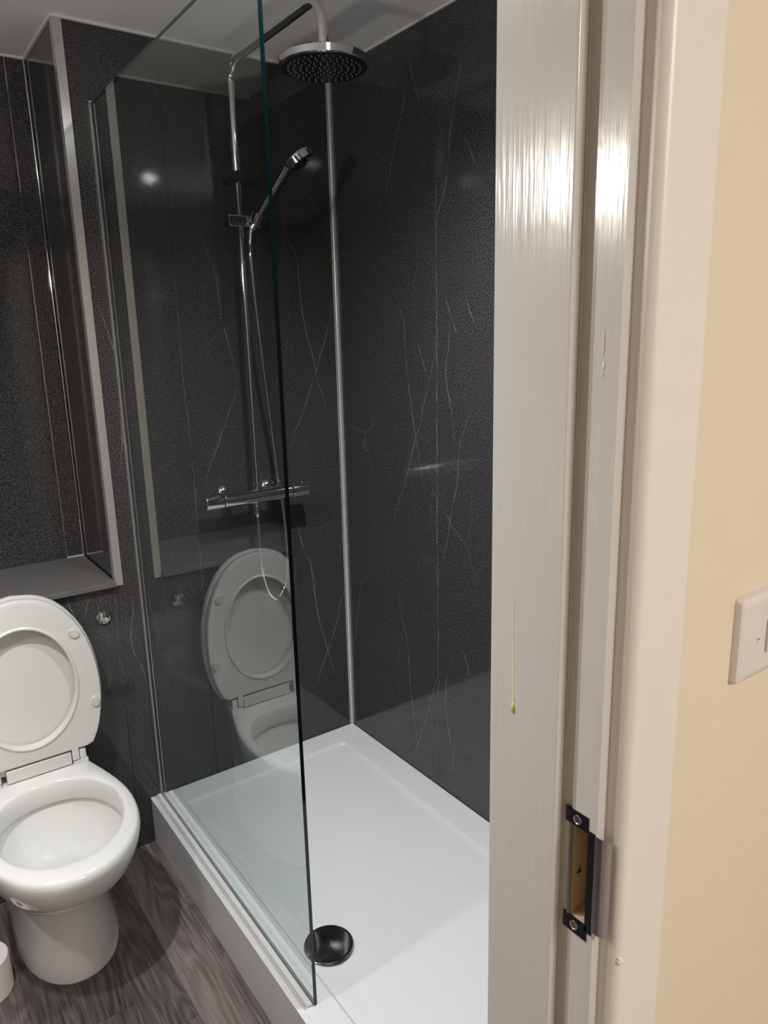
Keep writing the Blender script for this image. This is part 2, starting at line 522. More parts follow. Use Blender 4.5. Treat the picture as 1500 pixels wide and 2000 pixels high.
# trims
bm = bmesh.new()
tube(bm, [(-0.0055, -0.0055, 0.156), (-0.0055, -0.0055, H)], 0.0055, 14)
box(bm, -0.0125, -0.0105, -0.0012, 0.0, 0.156, H)
box(bm, -0.0012, 0.0, -0.0125, -0.0105, 0.156, H)
struct('trim_1', bm, M['trim_silver'], smooth=40)
bm = bmesh.new()
box(bm, XT - 0.003, XT + 0.0195, -0.003, -0.0002, ZS - 0.017, H)
box(bm, XT - 0.003, XT - 0.0002, -0.0002, 0.022, ZS + 0.0002, H)
struct('trim_2', bm, M['alu'])
bm = bmesh.new()
tube(bm, [(XT - 0.004, YN - 0.004, ZS), (XT - 0.004, YN - 0.004, H)], 0.004, 12)
box(bm, XT - 0.0012, XT, YN - 0.034, YN - 0.031, ZS, H)
box(bm, -0.8545, -0.8522, YN - 0.0012, YN, ZS, H)
struct('trim_3', bm, M['chrome'], smooth=40)
bm = bmesh.new()
box(bm, XT - 0.004, 0.0, -0.007, 0.0, H - 0.006, H)
box(bm, XT - 0.006, XT, 0.0, YN, H - 0.005, H)
box(bm, XN, XT - 0.006, YN - 0.007, YN, H - 0.006, H)
box(bm, -0.006, 0.0, YF, -0.007, H - 0.004, H)
box(bm, -0.853, XT, YN - 0.004, YN, ZS, ZS + 0.003)
struct('trim_4', bm, M['white_bead'])

# ------------------------------------------------------------------ door frame
door = empty('door_1', (-0.896, YH, 0)); tag(door, kind='structure')
ZD = 2.03
hy0, hy1, hz0, hz1 = -1.792, -1.7745, 1.056, 1.147     # latch mortice
XR = -0.896                                            # rebate face
bm = bmesh.new()
XB = -0.864
gy0, gy1 = -1.7735, -1.7633                            # shallow groove beside the stop, added so this strip falls into shade
for (y0, y1, z0, z1, xf) in (
        (YH, gy0, 0, hz0, XR), (YH, gy0, hz1, ZD, XR),
        (YH, hy0, hz0, hz1, XR), (hy1, gy0, hz0, hz1, XR),
        (gy0, gy1, 0, ZD, XR + 0.003), (gy1, YF, 0, ZD, XR)):
    box(bm, xf, XB, y0, y1, z0, z1)
link_mesh('jamb', bm, M['gloss'], door)
link_mesh('door_stop', box_bm(-0.907, XR, gy1, YF, 0, ZD, 0.0018, 3), M['gloss'], door, smooth=40)
# architrave with eased edges
def prof_extrude(bm, pts, z0, z1):
    a = [bm.verts.new((px, py, z0)) for px, py in pts]
    b = [bm.verts.new((px, py, z1)) for px, py in pts]
    n = len(pts)
    for i in range(n):
        bm.faces.new((a[i], a[(i + 1) % n], b[(i + 1) % n], b[i]))
    bm.faces.new(a); bm.faces.new(list(reversed(b)))
AX0, AX1, AY = -0.8855, -0.8204, -1.819
pts = [(AX0, YH), (AX1, YH)]
r = 0.004
pts += [(AX1 - r + r * math.cos(t), AY + r - r * math.sin(t)) for t in [i * PI / 10 for i in range(0, 6)]]
r = 0.0085
pts += [(AX0 + r - r * math.sin(t), AY + r - r * math.cos(t)) for t in [i * PI / 16 for i in range(0, 9)]]
bm = bmesh.new(); prof_extrude(bm, pts, 0, 2.10)
arch = link_mesh('architrave', bm, M['arch_paint'], door, smooth=35)
bm = bmesh.new()
bmesh.ops.create_uvsphere(bm, u_segments=12, v_segments=8, radius=1.0, matrix=Matrix.Translation((-0.8805, AY + 0.0018, 1.030)) @ Matrix.Diagonal((0.0035, 0.0032, 0.0038, 1)))
bmesh.ops.create_uvsphere(bm, u_segments=10, v_segments=6, radius=1.0, matrix=Matrix.Translation((-0.8812, AY + 0.0016, 1.0335)) @ Matrix.Diagonal((0.0024, 0.0022, 0.0016, 1)))
link_mesh('paint_lump', bm, M['arch_paint'], arch, smooth=60)
# far side and head of the frame
bm = bmesh.new()
box(bm, -1.70, -1.668, YH, YF, 0, ZD); box(bm, -1.668, -1.657, gy1, YF, 0, ZD)
box(bm, -1.70, XB, YH, YF, ZD, 2.06); box(bm, -1.657, -0.907, gy1, YF, ZD - 0.011, ZD)
link_mesh('jamb', bm, M['gloss'], door)
link_mesh('architrave', box_bm(-1.7437, -1.6786, AY, YH, 0, 2.10, 0.004, 2), M['arch_paint'], door, smooth=35)
link_mesh('architrave', box_bm(-1.6786, AX0, AY, YH, 2.037, 2.10, 0.004, 2), M['arch_paint'], door, smooth=35)
# bare wood of the latch mortice
bm = bmesh.new()
box(bm, -0.876, -0.868, hy0, hy1, hz0, hz1)
e = 0.0012
box(bm, XR + 0.0015, -0.876, hy0, hy0 + e, hz0, hz1); box(bm, XR + 0.0015, -0.876, hy1 - e, hy1, hz0, hz1)
box(bm, XR + 0.0015, -0.876, hy0 + e, hy1 - e, hz0, hz0 + e); box(bm, XR + 0.0015, -0.876, hy0 + e, hy1 - e, hz1 - e, hz1)
mort = link_mesh('latch_mortice', bm, M['raw_wood'], door)
mort['label'] = 'bare wooden pocket cut for the latch'
bm = bmesh.new()
lathe(bm, [(0.0017, 0), (0.0017, 0.0005)], (-0.8862, hy1 - e, 1.0955), (0, -1, 0), 10)
lathe(bm, [(0.0011, 0), (0.0011, 0.0005)], (-0.8884, hy1 - e, 1.0952), (0, -1, 0), 8)
box(bm, -0.8866, -0.8861, hy1 - e - 0.0005, hy1 - e, 1.0955, 1.1025)
link_mesh('nail_hole', bm, M['dark'], mort)
# strike plate
bm = bmesh.new()
x0, x1 = XR - 0.0009, XR + 0.0008
box(bm, x0, x1, -1.7912, -1.7672, 1.147, 1.161)
box(bm, x0, x1, -1.7935, -1.7680, 1.041, 1.056)
box(bm, x0, x1, -1.7985, -1.7915, 1.0505, 1.1495)
plate = link_mesh('strike_plate', bm, M['black_metal'], door)
plate['label'] = 'blackened steel strike plate with a bent lip'
link_mesh('plate_edge', box_bm(x0, x1, -1.7748, -1.7718, 1.056, 1.147), M['steel'], plate)
path = [(-0.8968, -1.7985), (-0.8974, -1.8015), (-0.8974, -1.805), (-0.8967, -1.8085), (-0.895, -1.811), (-0.8922, -1.8123)]
bm = bmesh.new()
a = [(px, py) for px, py in path]; b = [(px + 0.0011, py + 0.0004) for px, py in reversed(path)]
prof_extrude(bm, a + b, 1.0555, 1.1490)
link_mesh('strike_lip', bm, M['steel'], plate, smooth=50)
for (sy, sz) in ((-1.7800, 1.1535), (-1.7805, 1.0485)):
    bm = bmesh.new()
    lathe(bm, [(0.0044, 0.0), (0.0042, 0.0007), (0.0034, 0.0009), (0.0030, 0.0004), (0.0, 0.0004)], (x0, sy, sz), (-1, 0, 0), 18, cap=False)
    s = link_mesh('screw', bm, M['steel'], plate, smooth=30)
# dried drip on the stop
bm = bmesh.new()
rings = []
for t in range(25):
    f = t / 24
    z = 1.332 - 0.098 * f
    w = 0.0004 + 0.0010 * f if f < 0.9 else 0.0012
    rings.append([(-0.907 - 0.0003 * math.sin(PI * j / 6), -1.7118 - 0.0006 * f + w * math.cos(PI * j / 6), z) for j in range(7)])
grid_loft(bm, rings, close=False)
dr = link_mesh('varnish_drip', bm, M['drip_pale'], door, smooth=60)
dr['label'] = 'yellowed drip run down the gloss paint'
bm = bmesh.new()
bmesh.ops.create_uvsphere(bm, u_segments=14, v_segments=10, radius=1.0, matrix=Matrix.Translation((-0.9072, -1.7124, 1.2325)) @ Matrix.Diagonal((0.0016, 0.0024, 0.0046, 1)))
link_mesh('drip_bead', bm, M['drip'], dr, smooth=60)
# chip in the paint of the rebate
bm = bmesh.new()
for (cy, cz, sy, sz) in ((-1.786, 1.548, 0.0006, 0.010), (-1.7864, 1.531, 0.0013, 0.003), (-1.7858, 1.525, 0.001, 0.002)):
    bmesh.ops.create_uvsphere(bm, u_segments=10, v_segments=6, radius=1.0, matrix=Matrix.Translation((XR, cy, cz)) @ Matrix.Diagonal((0.0007, sy, sz, 1)))
link_mesh('paint_chip', bm, M['arch_paint'], door, smooth=60)

# ------------------------------------------------------------------ light switch
sw = empty('light_switch', (-0.669, YH, 1.272))
tag(sw, 'white plastic rocker light switch on the beige hallway wall', 'light switch')
bm = bmesh.new()
def rrect(w, h, r, n=6):
    out = []
    for (cx, cz, a0) in ((w - r, h - r, 0), (-w + r, h - r, 90), (-w + r, -h + r, 180), (w - r, -h + r, 270)):
        for i in range(n + 1):
            t = math.radians(a0 + 90 * i / n)
            out.append((cx + r * math.cos(t), cz + r * math.sin(t)))
    return out
rings = []
for (ins, y) in ((0, YH), (0, YH - 0.003), (0.0015, YH - 0.0065), (0.005, YH - 0.0088), (0.009, YH - 0.0095)):
    rings.append([(-0.669 + u, y, 1.272 + v) for u, v in rrect(0.043 - ins, 0.043 - ins, 0.005)])
grid_loft(bm, rings, cap0=True, cap1=True)
link_mesh('switch_plate', bm, M['switch'], sw, smooth=30)
link_mesh('rocker', box_bm(-0.6690, -0.6450, YH - 0.0125, YH - 0.009, 1.2535, 1.2865, 0.0012, 2), M['switch'], sw, smooth=30)
for sx in (-0.6825, -0.6315):
    bm = bmesh.new()
    lathe(bm, [(0.0030, 0), (0.0027, 0.0006), (0.0018, 0.0007)], (sx, YH - 0.0094, 1.270), (0, -1, 0), 16)
    s = link_mesh('screw', bm, M['switch'], sw, smooth=40)
    bm = bmesh.new(); box(bm, sx - 0.0017, sx + 0.0017, YH - 0.0103, YH - 0.0100, 1.2697, 1.2705)
    link_mesh('slot', bm, M['dark'], s)

# ------------------------------------------------------------------ shelf over the toilet
o = link_mesh('shelf', box_bm(XN, XT - 0.0035, -0.018, YN, ZS - 0.015, ZS, 0.001, 1), M['shelf'])
tag(o, 'long grey stone-look shelf in the recess above the toilet', 'shelf')

# ------------------------------------------------------------------ shower tray
TW, TL, ZT = -0.766, -1.62, 0.155
tray = empty('shower_tray', (TW / 2, TL / 2, 0))
tag(tray, 'white acrylic shower tray raised on a white side panel', 'shower tray')
bm = bmesh.new()
def rect_ring(x0, x1, y0, y1, z, r, n=4):
    out = []
    for (cx, cy, a0) in ((x1 - r, y1 - r, 0), (x0 + r, y1 - r, 90), (x0 + r, y0 + r, 180), (x1 - r, y0 + r, 270)):
        for i in range(n + 1):
            t = math.radians(a0 + 90 * i / n)
            out.append((cx + r * math.cos(t), cy + r * math.sin(t), z))
    return out
DX, DY = -0.616, -0.836
rings = [rect_ring(TW, -0.0005, TL, -0.0005, 0.0, 0.004),
         rect_ring(TW, -0.0005, TL, -0.0005, ZT - 0.008, 0.004),
         rect_ring(TW + 0.002, -0.0015, TL + 0.002, -0.0015, ZT - 0.002, 0.004),
         rect_ring(TW + 0.007, -0.003, TL + 0.007, -0.003, ZT, 0.004),
         rect_ring(-0.689, -0.092, -1.53, -0.086, ZT, 0.012),
         rect_ring(-0.685, -0.096, -1.526, -0.090, ZT - 0.0018, 0.012),
         rect_ring(-0.680, -0.101, -1.521, -0.095, ZT - 0.008, 0.012),
         rect_ring(-0.677, -0.105, -1.518, -0.099, ZT - 0.0095, 0.012)]
n_r = len(rings[0])
def drain_ring(rad, z):
    out = []
    base = rings[-1]
    for p in base:
        d = Vector((p[0] - DX, p[1] - DY)).normalized()
        out.append((DX + d.x * rad, DY + d.y * rad, z))
    return out
for fr_ in (0.6, 0.3):
    out = []
    for p in rings[7]:
        d = Vector((p[0] - DX, p[1] - DY))
        out.append((DX + d.x * fr_, DY + d.y * fr_, ZT - 0.0095 - 0.004 * (1 - fr_)))
    rings.append(out)
rings.append(drain_ring(0.05, ZT - 0.0140))
grid_loft(bm, rings, cap0=True, cap1=True)
link_mesh('tray', bm, M['tray'], tray, smooth=25)
link_mesh('edge_bead', box_bm(TW - 0.001, TW + 0.0125, -0.965 - 0.4, -0.001, ZT - 0.006, ZT + 0.0022, 0.002, 3), M['tray'], tray, smooth=40)

# drain
dr = empty('shower_drain', (DX, DY, ZT - 0.0138))
tag(dr, 'round polished chrome drain cover in the shower tray', 'drain')
bm = bmesh.new()
lathe(bm, [(0.046, 0.0), (0.052, 0.003), (0.058, 0.006), (0.0595, 0.0085), (0.0585, 0.0105), (0.056, 0.0115), (0.052, 0.0118), (0.03, 0.0124), (0.0, 0.0127)], (DX, DY, ZT - 0.0138), (0, 0, 1), 48)
link_mesh('drain_cover', bm, M['dark_chrome'], dr, smooth=35)
for i in range(5):
    a = 2 * PI * i / 5 + 0.4
    bm = bmesh.new()
    lathe(bm, [(0.0022, 0), (0.0020, 0.0012), (0.0, 0.0016)], (DX + 0.0095 * math.cos(a), DY + 0.0095 * math.sin(a), ZT - 0.0018), (0, 0, 1), 10)
    link_mesh('drain_stud', bm, M['chrome'], dr, smooth=60)

# ------------------------------------------------------------------ glass screen
GX0, GX1, GYF, GZ = -0.732, -0.724, -0.9655, 2.160
scr = empty('shower_screen', ((GX0 + GX1) / 2, GYF / 2, ZT))
tag(scr, 'frameless clear glass shower screen with dark green polished edges', 'shower screen')
bm = bmesh.new()
v, fs = box(bm, GX0, GX1, GYF, -0.004, ZT + 0.003, GZ)
for f in fs:
    f.normal_update()
    if abs(f.normal.x) < 0.5: f.material_index = 1
link_mesh('glass_pane', bm, [M['glass'], M['glass_edge']], scr)
bm = bmesh.new()
box(bm, GX0 - 0.0025, GX0 - 0.0006, -0.016, -0.0005, ZT + 0.002, GZ + 0.002)
box(bm, GX1 + 0.0006, GX1 + 0.0025, -0.016, -0.0005, ZT + 0.002, GZ + 0.002)
link_mesh('wall_channel', bm, M['alu'], scr)
link_mesh('channel_cap', box_bm(GX0 - 0.0035, GX1 + 0.0035, -0.018, -0.0005, GZ + 0.002, GZ + 0.006, 0.001, 1), M['chrome'], scr)
link_mesh('bottom_seal', box_bm(-0.745, GX0 - 0.0006, GYF + 0.004, -0.001, ZT, ZT + 0.0045, 0.0015, 2), M['tray'], scr, smooth=40)
link_mesh('gap_shade_strip', box_bm(-0.7525, -0.7452, GYF + 0.004, -0.001, ZT - 0.0003, ZT + 0.0008), M['gap_shade'], scr)  # flat strip coloured as the shadowed gap between tray edge and screen

# ------------------------------------------------------------------ bar shower with riser and overhead rose
VX, VY, VZ = -0.368, -0.085, 1.092
sh = empty('bar_shower', (VX, 0.0, VZ))
tag(sh, 'chrome bar mixer shower with riser rail and round overhead rose', 'shower')
bm = bmesh.new()
lathe(bm, [(0.021, 0.0), (0.0225, 0.003), (0.0225, 0.225), (0.021, 0.228)], (-0.482, VY, VZ), (1, 0, 0), 32)
lathe(bm, [(0.014, 0), (0.014, 0.012), (0.0115, 0.014), (0.0115, 0.03)], (VX, VY, VZ + 0.018), (0, 0, 1), 20)
lathe(bm, [(0.012, 0), (0.012, 0.01), (0.010, 0.012), (0.010, 0.022)], (VX - 0.006, VY, VZ - 0.019), (0, 0, -1), 20)
link_mesh('valve_body', bm, M['chrome'], sh, smooth=40)
for (xa, d, ln) in ((-0.485, -1, 0.057), (-0.251, 1, 0.057)):
    bm = bmesh.new()
    lathe(bm, [(0.0215, 0.0), (0.0235, 0.002), (0.0235, ln - 0.004), (0.0215, ln - 0.001), (0.0, ln)], (xa, VY, VZ), (d, 0, 0), 32)
    kn = link_mesh('control_knob', bm, M['chrome'], sh, smooth=35)
    bm = bmesh.new()
    lathe(bm, [(0.0045, 0), (0.004, 0.004), (0.0, 0.005)], (xa + d * (ln - 0.016), VY, VZ + 0.0215), (0, 0, 1), 12)
    link_mesh('stop_button', bm, M['chrome'], kn, smooth=50)
for ex in (-0.443, -0.293):
    bm = bmesh.new()
    lathe(bm, [(0.030, 0.0), (0.030, 0.006), (0.024, 0.014), (0.017, 0.018), (0.016, 0.05), (0.0185, 0.052), (0.0185, 0.068)], (ex, -0.0005, VZ + 0.004), (0, -1, 0), 28)
    link_mesh('wall_elbow', bm, M['chrome'], sh, smooth=40)
# riser and arm in one bent tube
def arc(c, r, a0, a1, n, axis_y0, axis_z0):
    return [(VX, axis_y0 + r * math.cos(a0 + (a1 - a0) * i / n), axis_z0 + r * math.sin(a0 + (a1 - a0) * i / n)) for i in range(n + 1)]
ZA, YR = 2.296, -0.570
bm = bmesh.new()
tube(bm, [(VX, VY, VZ + 0.045), (VX, VY, 2.01)], 0.0092, 18)
link_mesh('riser_rail', bm, M['chrome'], sh, smooth=40)
bm = bmesh.new()
p = [(VX, VY, 1.995), (VX, VY, 2.235)]
p += arc(None, 0.045, 0, PI / 2, 8, VY - 0.045, ZA - 0.045)[1:] if False else [(VX, VY - 0.05 + 0.05 * math.cos(t), ZA - 0.05 + 0.05 * math.sin(t)) for t in [PI / 2 * i / 8 for i in range(0, 9)]]
p += [(VX, YR + 0.058 - 0.058 * math.sin(t), ZA - 0.058 + 0.058 * math.cos(t)) for t in [PI / 2 * i / 9 for i in range(0, 10)]]
p += [(VX, YR, 2.186)]
tube(bm, p, 0.0115, 18)
link_mesh('shower_arm', bm, M['chrome'], sh, smooth=40)
bm = bmesh.new()
lathe(bm, [(0.013, 0.038), (0.0135, 0.030), (0.0135, 0.024), (0.03, 0.0225), (0.096, 0.020), (0.100, 0.017), (0.1005, 0.003), (0.0985, 0.0005), (0.096, 0.0)], (VX, YR, 2.149), (0, 0, 1), 64)
rose = link_mesh('shower_rose', bm, M['chrome'], sh, smooth=35)
bm = bmesh.new()
lathe(bm, [(0.0965, 0.0006), (0.095, -0.0012), (0.0, -0.0014)], (VX, YR, 2.149), (0, 0, 1), 64, cap=False)
face = link_mesh('spray_face', bm, M['head_face'], rose, smooth=35)
bm = bmesh.new()
cnt = 0
for (rr, nn) in ((0.012, 5), (0.026, 11), (0.040, 16), (0.054, 22), (0.068, 27), (0.081, 32)):
    for i in range(nn):
        a = 2 * PI * i / nn + rr * 40
        lathe(bm, [(0.0021, 0.0), (0.0014, 0.0022)], (VX + rr * math.cos(a), YR + rr * math.sin(a), 2.1477), (0, 0, -1), 7)
nz = link_mesh('spray_nozzles', bm, M['nozzle'], rose, smooth=50)
nz['kind'] = 'stuff'
bm = bmesh.new()
lathe(bm, [(0.010, 0.0), (0.010, 0.064), (0.0165, 0.068), (0.0175, 0.072), (0.0175, 0.100), (0.016, 0.103), (0.0, 0.103)], (VX - 0.001, -0.0005, 2.006), (0, -1, 0), 28)
link_mesh('wall_bracket', bm, M['dark_chrome'], sh, smooth=40)
bm = box_bm(-0.412, -0.312, -0.108, -0.066, 1.872, 1.9045, 0.006, 3)
link_mesh('slider', bm, M['dark_chrome'], sh, smooth=40)
bm = bmesh.new()
lathe(bm, [(0.0165, -0.015), (0.018, 0.0), (0.0195, 0.016)], (-0.334, -0.122, 1.893), (0.30, -0.35, 0.89), 24)
link_mesh('handset_cradle', bm, M['dark_chrome'], sh, smooth=40)

# ------------------------------------------------------------------ hand shower with its hose
hs = empty('hand_shower', (-0.334, -0.122, 1.89))
tag(hs, 'chrome hand shower in the rail cradle with a long looped hose', 'hand shower')
base = Vector((-0.337, -0.117, 1.882))
tip = Vector((-0.262, -0.188, 2.022))
d = (tip - base)
bm = bmesh.new()
pts = [base + d * t for t in (0.0, 0.06, 0.25, 0.5, 0.75, 0.92, 1.0)]
tube(bm, pts, [0.0085, 0.0105, 0.0115, 0.0118, 0.012, 0.0135, 0.015], 18)
link_mesh('handle', bm, M['hand_chrome'], hs, smooth=40)
ax = Vector((0.46, -0.30, -0.84)).normalized()
hc = Vector((-0.236, -0.200, 2.050))
bm = bmesh.new()
lathe(bm, [(0.0, -0.010), (0.026, -0.0095), (0.038, -0.007), (0.0415, -0.003), (0.042, 0.0), (0.042, 0.0165), (0.0395, 0.0185)], hc, ax, 40)
hh = link_mesh('handset_head', bm, M['chrome'], hs, smooth=40)
bm = bmesh.new()
lathe(bm, [(0.0392, 0.0187), (0.034, 0.0195), (0.018, 0.0195), (0.0175, 0.0235), (0.010, 0.0240), (0.0095, 0.0275), (0.0, 0.028)], hc, ax, 40, cap=False)
link_mesh('spray_face', bm, M['head_face'], hh, smooth=35)
hose = [(-0.355, -0.115, 1.867), (-0.356, -0.115, 1.794), (-0.345, -0.105, 1.653), (-0.321, -0.085, 1.461), (-0.288, -0.055, 1.237), (-0.273, -0.045, 1.11), (-0.265, -0.045, 1.059), (-0.262, -0.055, 0.915), (-0.272, -0.065, 0.814), (-0.289, -0.07, 0.766), (-0.316, -0.075, 0.742), (-0.342, -0.078, 0.763), (-0.36, -0.08, 0.811), (-0.37, -0.083, 0.89), (-0.373, -0.085, 1.024), (-0.374, -0.085, 1.056)]
hose[0] = (-0.349, -0.114, 1.864)
sp = spline(hose, 40)
# resample evenly, ridged
acc = [0.0]
for a, b in zip(sp[:-1], sp[1:]): acc.append(acc[-1] + (b - a).length)
step, pos, j, hp = 0.0028, 0.0, 0, []
while pos < acc[-1]:
    while acc[j + 1] < pos: j += 1
    t = (pos - acc[j]) / max(1e-9, acc[j + 1] - acc[j]); hp.append(sp[j].lerp(sp[j + 1], t)); pos += step
bm = bmesh.new()
tube(bm, hp, [0.0066 if i % 2 else 0.0054 for i in range(len(hp))], 10)
link_mesh('hose', bm, M['chrome'], hs, smooth=80)
bm = bmesh.new()
lathe(bm, [(0.0085, 0), (0.0098, 0.003), (0.0098, 0.020), (0.007, 0.03)], (-0.374, VY, VZ - 0.036), (0, 0, -1), 18)
link_mesh('hose_end', bm, M['chrome'], hs, smooth=50)
bm = bmesh.new()
lathe(bm, [(0.0095, 0), (0.0085, 0.026), (0.007, 0.034)], base, -d, 18)
link_mesh('hose_end', bm, M['chrome'], hs, smooth=50)

# ------------------------------------------------------------------ toilet
TX = -1.083
wc = empty('toilet', (TX, -0.25, 0))
tag(wc, 'white back-to-wall toilet with seat and lid raised', 'toilet')
NB, NF = 10, 16
def pan_ring(z, W, F, B, yc, yb=-0.002):
    half = []
    for i in range(NB):
        t = i / NB
        e_ = 0.5 - 0.5 * math.cos(PI * t)
        e_ = 0.45 * e_ + 0.55 * math.sin(PI / 2 * t)
        half.append((B + (W - B) * e_, yb + (yc - yb) * t))
    for i in range(NF + 1):
        t = PI / 2 * i / NF
        half.append((W * math.cos(t) ** 0.92 if i < NF else 0.0, yc + (F - yc) * math.sin(t) ** 0.97))
    right = [(TX + a, b, z) for a, b in half]
    left = [(TX - a, b, z) for a, b in reversed(half[:-1])]
    return right + left
def hole_ring(z, W, yF, yB, dz=0.0):
    yc = (yF + yB) / 2 + 0.01
    half = []
    for i in range(NB):
        t = PI / 2 * (i + 0.35) / (NB + 0.35)
        half.append((W * math.sin(t) ** 0.9, yc + (yB - yc) * math.cos(t)))
    for i in range(NF + 1):
        t = PI / 2 * i / NF
        half.append((W * math.cos(t) ** 0.95 if i < NF else 0.0, yc + (yF - yc) * math.sin(t)))
    return [(TX + a, b, z) for a, b in half] + [(TX - a, b, z) for a, b in reversed(half[:-1])]
rings = [pan_ring(0.0, 0.126, -0.421, 0.117, -0.20), pan_ring(0.010, 0.126, -0.421, 0.117, -0.20),
         pan_ring(0.05, 0.121, -0.412, 0.109, -0.20), pan_ring(0.10, 0.110, -0.400, 0.103, -0.20),
         pan_ring(0.15, 0.105, -0.392, 0.099, -0.20), pan_ring(0.185, 0.103, -0.390, 0.098, -0.205),
         pan_ring(0.197, 0.107, -0.400, 0.098, -0.21), pan_ring(0.21, 0.116, -0.420, 0.099, -0.22),
         pan_ring(0.24, 0.136, -0.465, 0.100, -0.245), pan_ring(0.28, 0.157, -0.516, 0.101, -0.28),
         pan_ring(0.32, 0.171, -0.552, 0.103, -0.31), pan_ring(0.36, 0.180, -0.573, 0.107, -0.325),
         pan_ring(0.385, 0.183, -0.580, 0.110, -0.33), pan_ring(0.397, 0.1825, -0.579, 0.110, -0.33),
         pan_ring(0.404, 0.180, -0.575, 0.109, -0.33), pan_ring(0.4075, 0.175, -0.568, 0.106, -0.33),
         hole_ring(0.4085, 0.160, -0.538, -0.135), hole_ring(0.407, 0.154, -0.522, -0.143),
         hole_ring(0.402, 0.151, -0.512, -0.148), hole_ring(0.385, 0.1495, -0.506, -0.150), hole_ring(0.352, 0.149, -0.503, -0.152),
         hole_ring(0.347, 0.152, -0.506, -0.149), hole_ring(0.346, 0.162, -0.518, -0.140),
         hole_ring(0.335, 0.163, -0.518, -0.142), hole_ring(0.31, 0.155, -0.500, -0.150),
         hole_ring(0.27, 0.135, -0.465, -0.165), hole_ring(0.235, 0.110, -0.42, -0.180),
         hole_ring(0.205, 0.085, -0.375, -0.195), hole_ring(0.180, 0.065, -0.33, -0.205), hole_ring(0.15, 0.05, -0.30, -0.21)]
bm = bmesh.new()
grid_loft(bm, rings, cap0=True, cap1=True)
pan = link_mesh('pan', bm, M['ceramic'], wc, smooth=45)
bm = bmesh.new()
bm.faces.new([bm.verts.new(p) for p in hole_ring(0.197, 0.081, -0.362, -0.197)])
link_mesh('water', bm, M['water'], pan)

def half_outline(pts, per=6):
    sp_ = spline([(a, 0, b) for a, b in pts], per)
    return [(p.x, p.z) for p in sp_]
seat_half = half_outline([(0.148, 0.452), (0.171, 0.50), (0.187, 0.575), (0.1895, 0.645), (0.180, 0.725), (0.155, 0.80), (0.112, 0.862), (0.060, 0.896), (0.0, 0.907)])
poly = [(TX + a, b) for a, b in seat_half] + [(TX - a, b) for a, b in reversed(seat_half[:-1])]
CZ = 0.655
def radial(poly, ang, cx=TX, cz=CZ):
    dx, dz = math.cos(ang), math.sin(ang)
    best = None
    n = len(poly)
    for i in range(n):
        (x1_, z1_), (x2_, z2_) = poly[i], poly[(i + 1) % n]
        ex, ez = x2_ - x1_, z2_ - z1_
        den = dx * ez - dz * ex
        if abs(den) < 1e-12: continue
        t = ((x1_ - cx) * ez - (z1_ - cz) * ex) / den
        s_ = ((x1_ - cx) * dz - (z1_ - cz) * dx) / den
        if t > 0 and -1e-6 <= s_ <= 1 + 1e-6:
            best = t if best is None else max(best, t)
    return best
NA = 96
angs = [2 * PI * i / NA for i in range(NA)]
RO = [radial(poly, a) for a in angs]
def hole_r(a):
    A, B_ = 0.125, (0.172 if math.sin(a) > 0 else 0.158)
    return 1 / math.sqrt((math.cos(a) / A) ** 2 + (math.sin(a) / B_) ** 2)
RI = [hole_r(a) for a in angs]
def lean(y, z):           # seat and lid lean back a little
    return y + (z - 0.44) * 0.055
def rr_(R, off, y):
    return [(TX + math.cos(a) * (r0 + off), lean(y, CZ + math.sin(a) * (r0 + off)), CZ + math.sin(a) * (r0 + off)) for a, r0 in zip(angs, R)]
bm = bmesh.new()
rings = [rr_(RO, -0.004, -0.079), rr_(RO, 0.0, -0.083), rr_(RO, 0.0, -0.094), rr_(RO, -0.003, -0.0985), rr_(RO, -0.010, -0.100),
         rr_(RI, 0.016, -0.101), rr_(RI, 0.009, -0.1015), rr_(RI, 0.006, -0.1045), rr_(RI, 0.003, -0.105), rr_(RI, 0.0, -0.103), rr_(RI, -0.001, -0.094), rr_(RI, 0.0, -0.079), rr_(RO, -0.004, -0.079)]
grid_loft(bm, rings)
bmesh.ops.remove_doubles(bm, verts=bm.verts, dist=1e-6)
seat = link_mesh('seat', bm, M['plastic'], wc, smooth=35)
for (bx, bz, rot) in ((0.137, 0.786, 0.8), (0.169, 0.577, 1.5), (-0.137, 0.786, -0.8), (-0.169, 0.577, -1.5)):
    bm = bmesh.new()
    cs, sn = math.cos(rot), math.sin(rot)
    rings = []
    for (sc, yy) in ((1.0, -0.099), (1.0, -0.1035), (0.85, -0.1055)):
        rings.append([(TX + bx + (0.0165 * sc * math.cos(t) * cs - 0.012 * sc * math.sin(t) * sn), lean(yy, bz), bz - (0.0165 * sc * math.cos(t) * sn + 0.012 * sc * math.sin(t) * cs)) for t in [2 * PI * i / 18 for i in range(18)]])
    grid_loft(bm, rings, cap0=True, cap1=True)
    link_mesh('bumper', bm, M['rubber'], seat, smooth=40)
bm = bmesh.new()
rings = [[(TX, lean(-0.060, CZ), CZ)] * NA, rr_(RO, -0.03, -0.060), rr_(RO, 0.002, -0.056), rr_(RO, 0.006, -0.060), rr_(RO, 0.0065, -0.072), rr_(RO, 0.004, -0.077), rr_(RO, -0.001, -0.077),
         rr_(RO, -0.006, -0.070), rr_(RO, -0.05, -0.068), [(TX, lean(-0.068, CZ), CZ)] * NA]
grid_loft(bm, rings)
bmesh.ops.remove_doubles(bm, verts=bm.verts, dist=1e-6)
lid = link_mesh('lid', bm, M['plastic'], wc, smooth=35)
link_mesh('lid_hinge_flap', box_bm(TX - 0.078, TX + 0.088, -0.098, -0.060, 0.411, 0.447, 0.003, 2), M['plastic'], lid, smooth=40)
bm = bmesh.new()
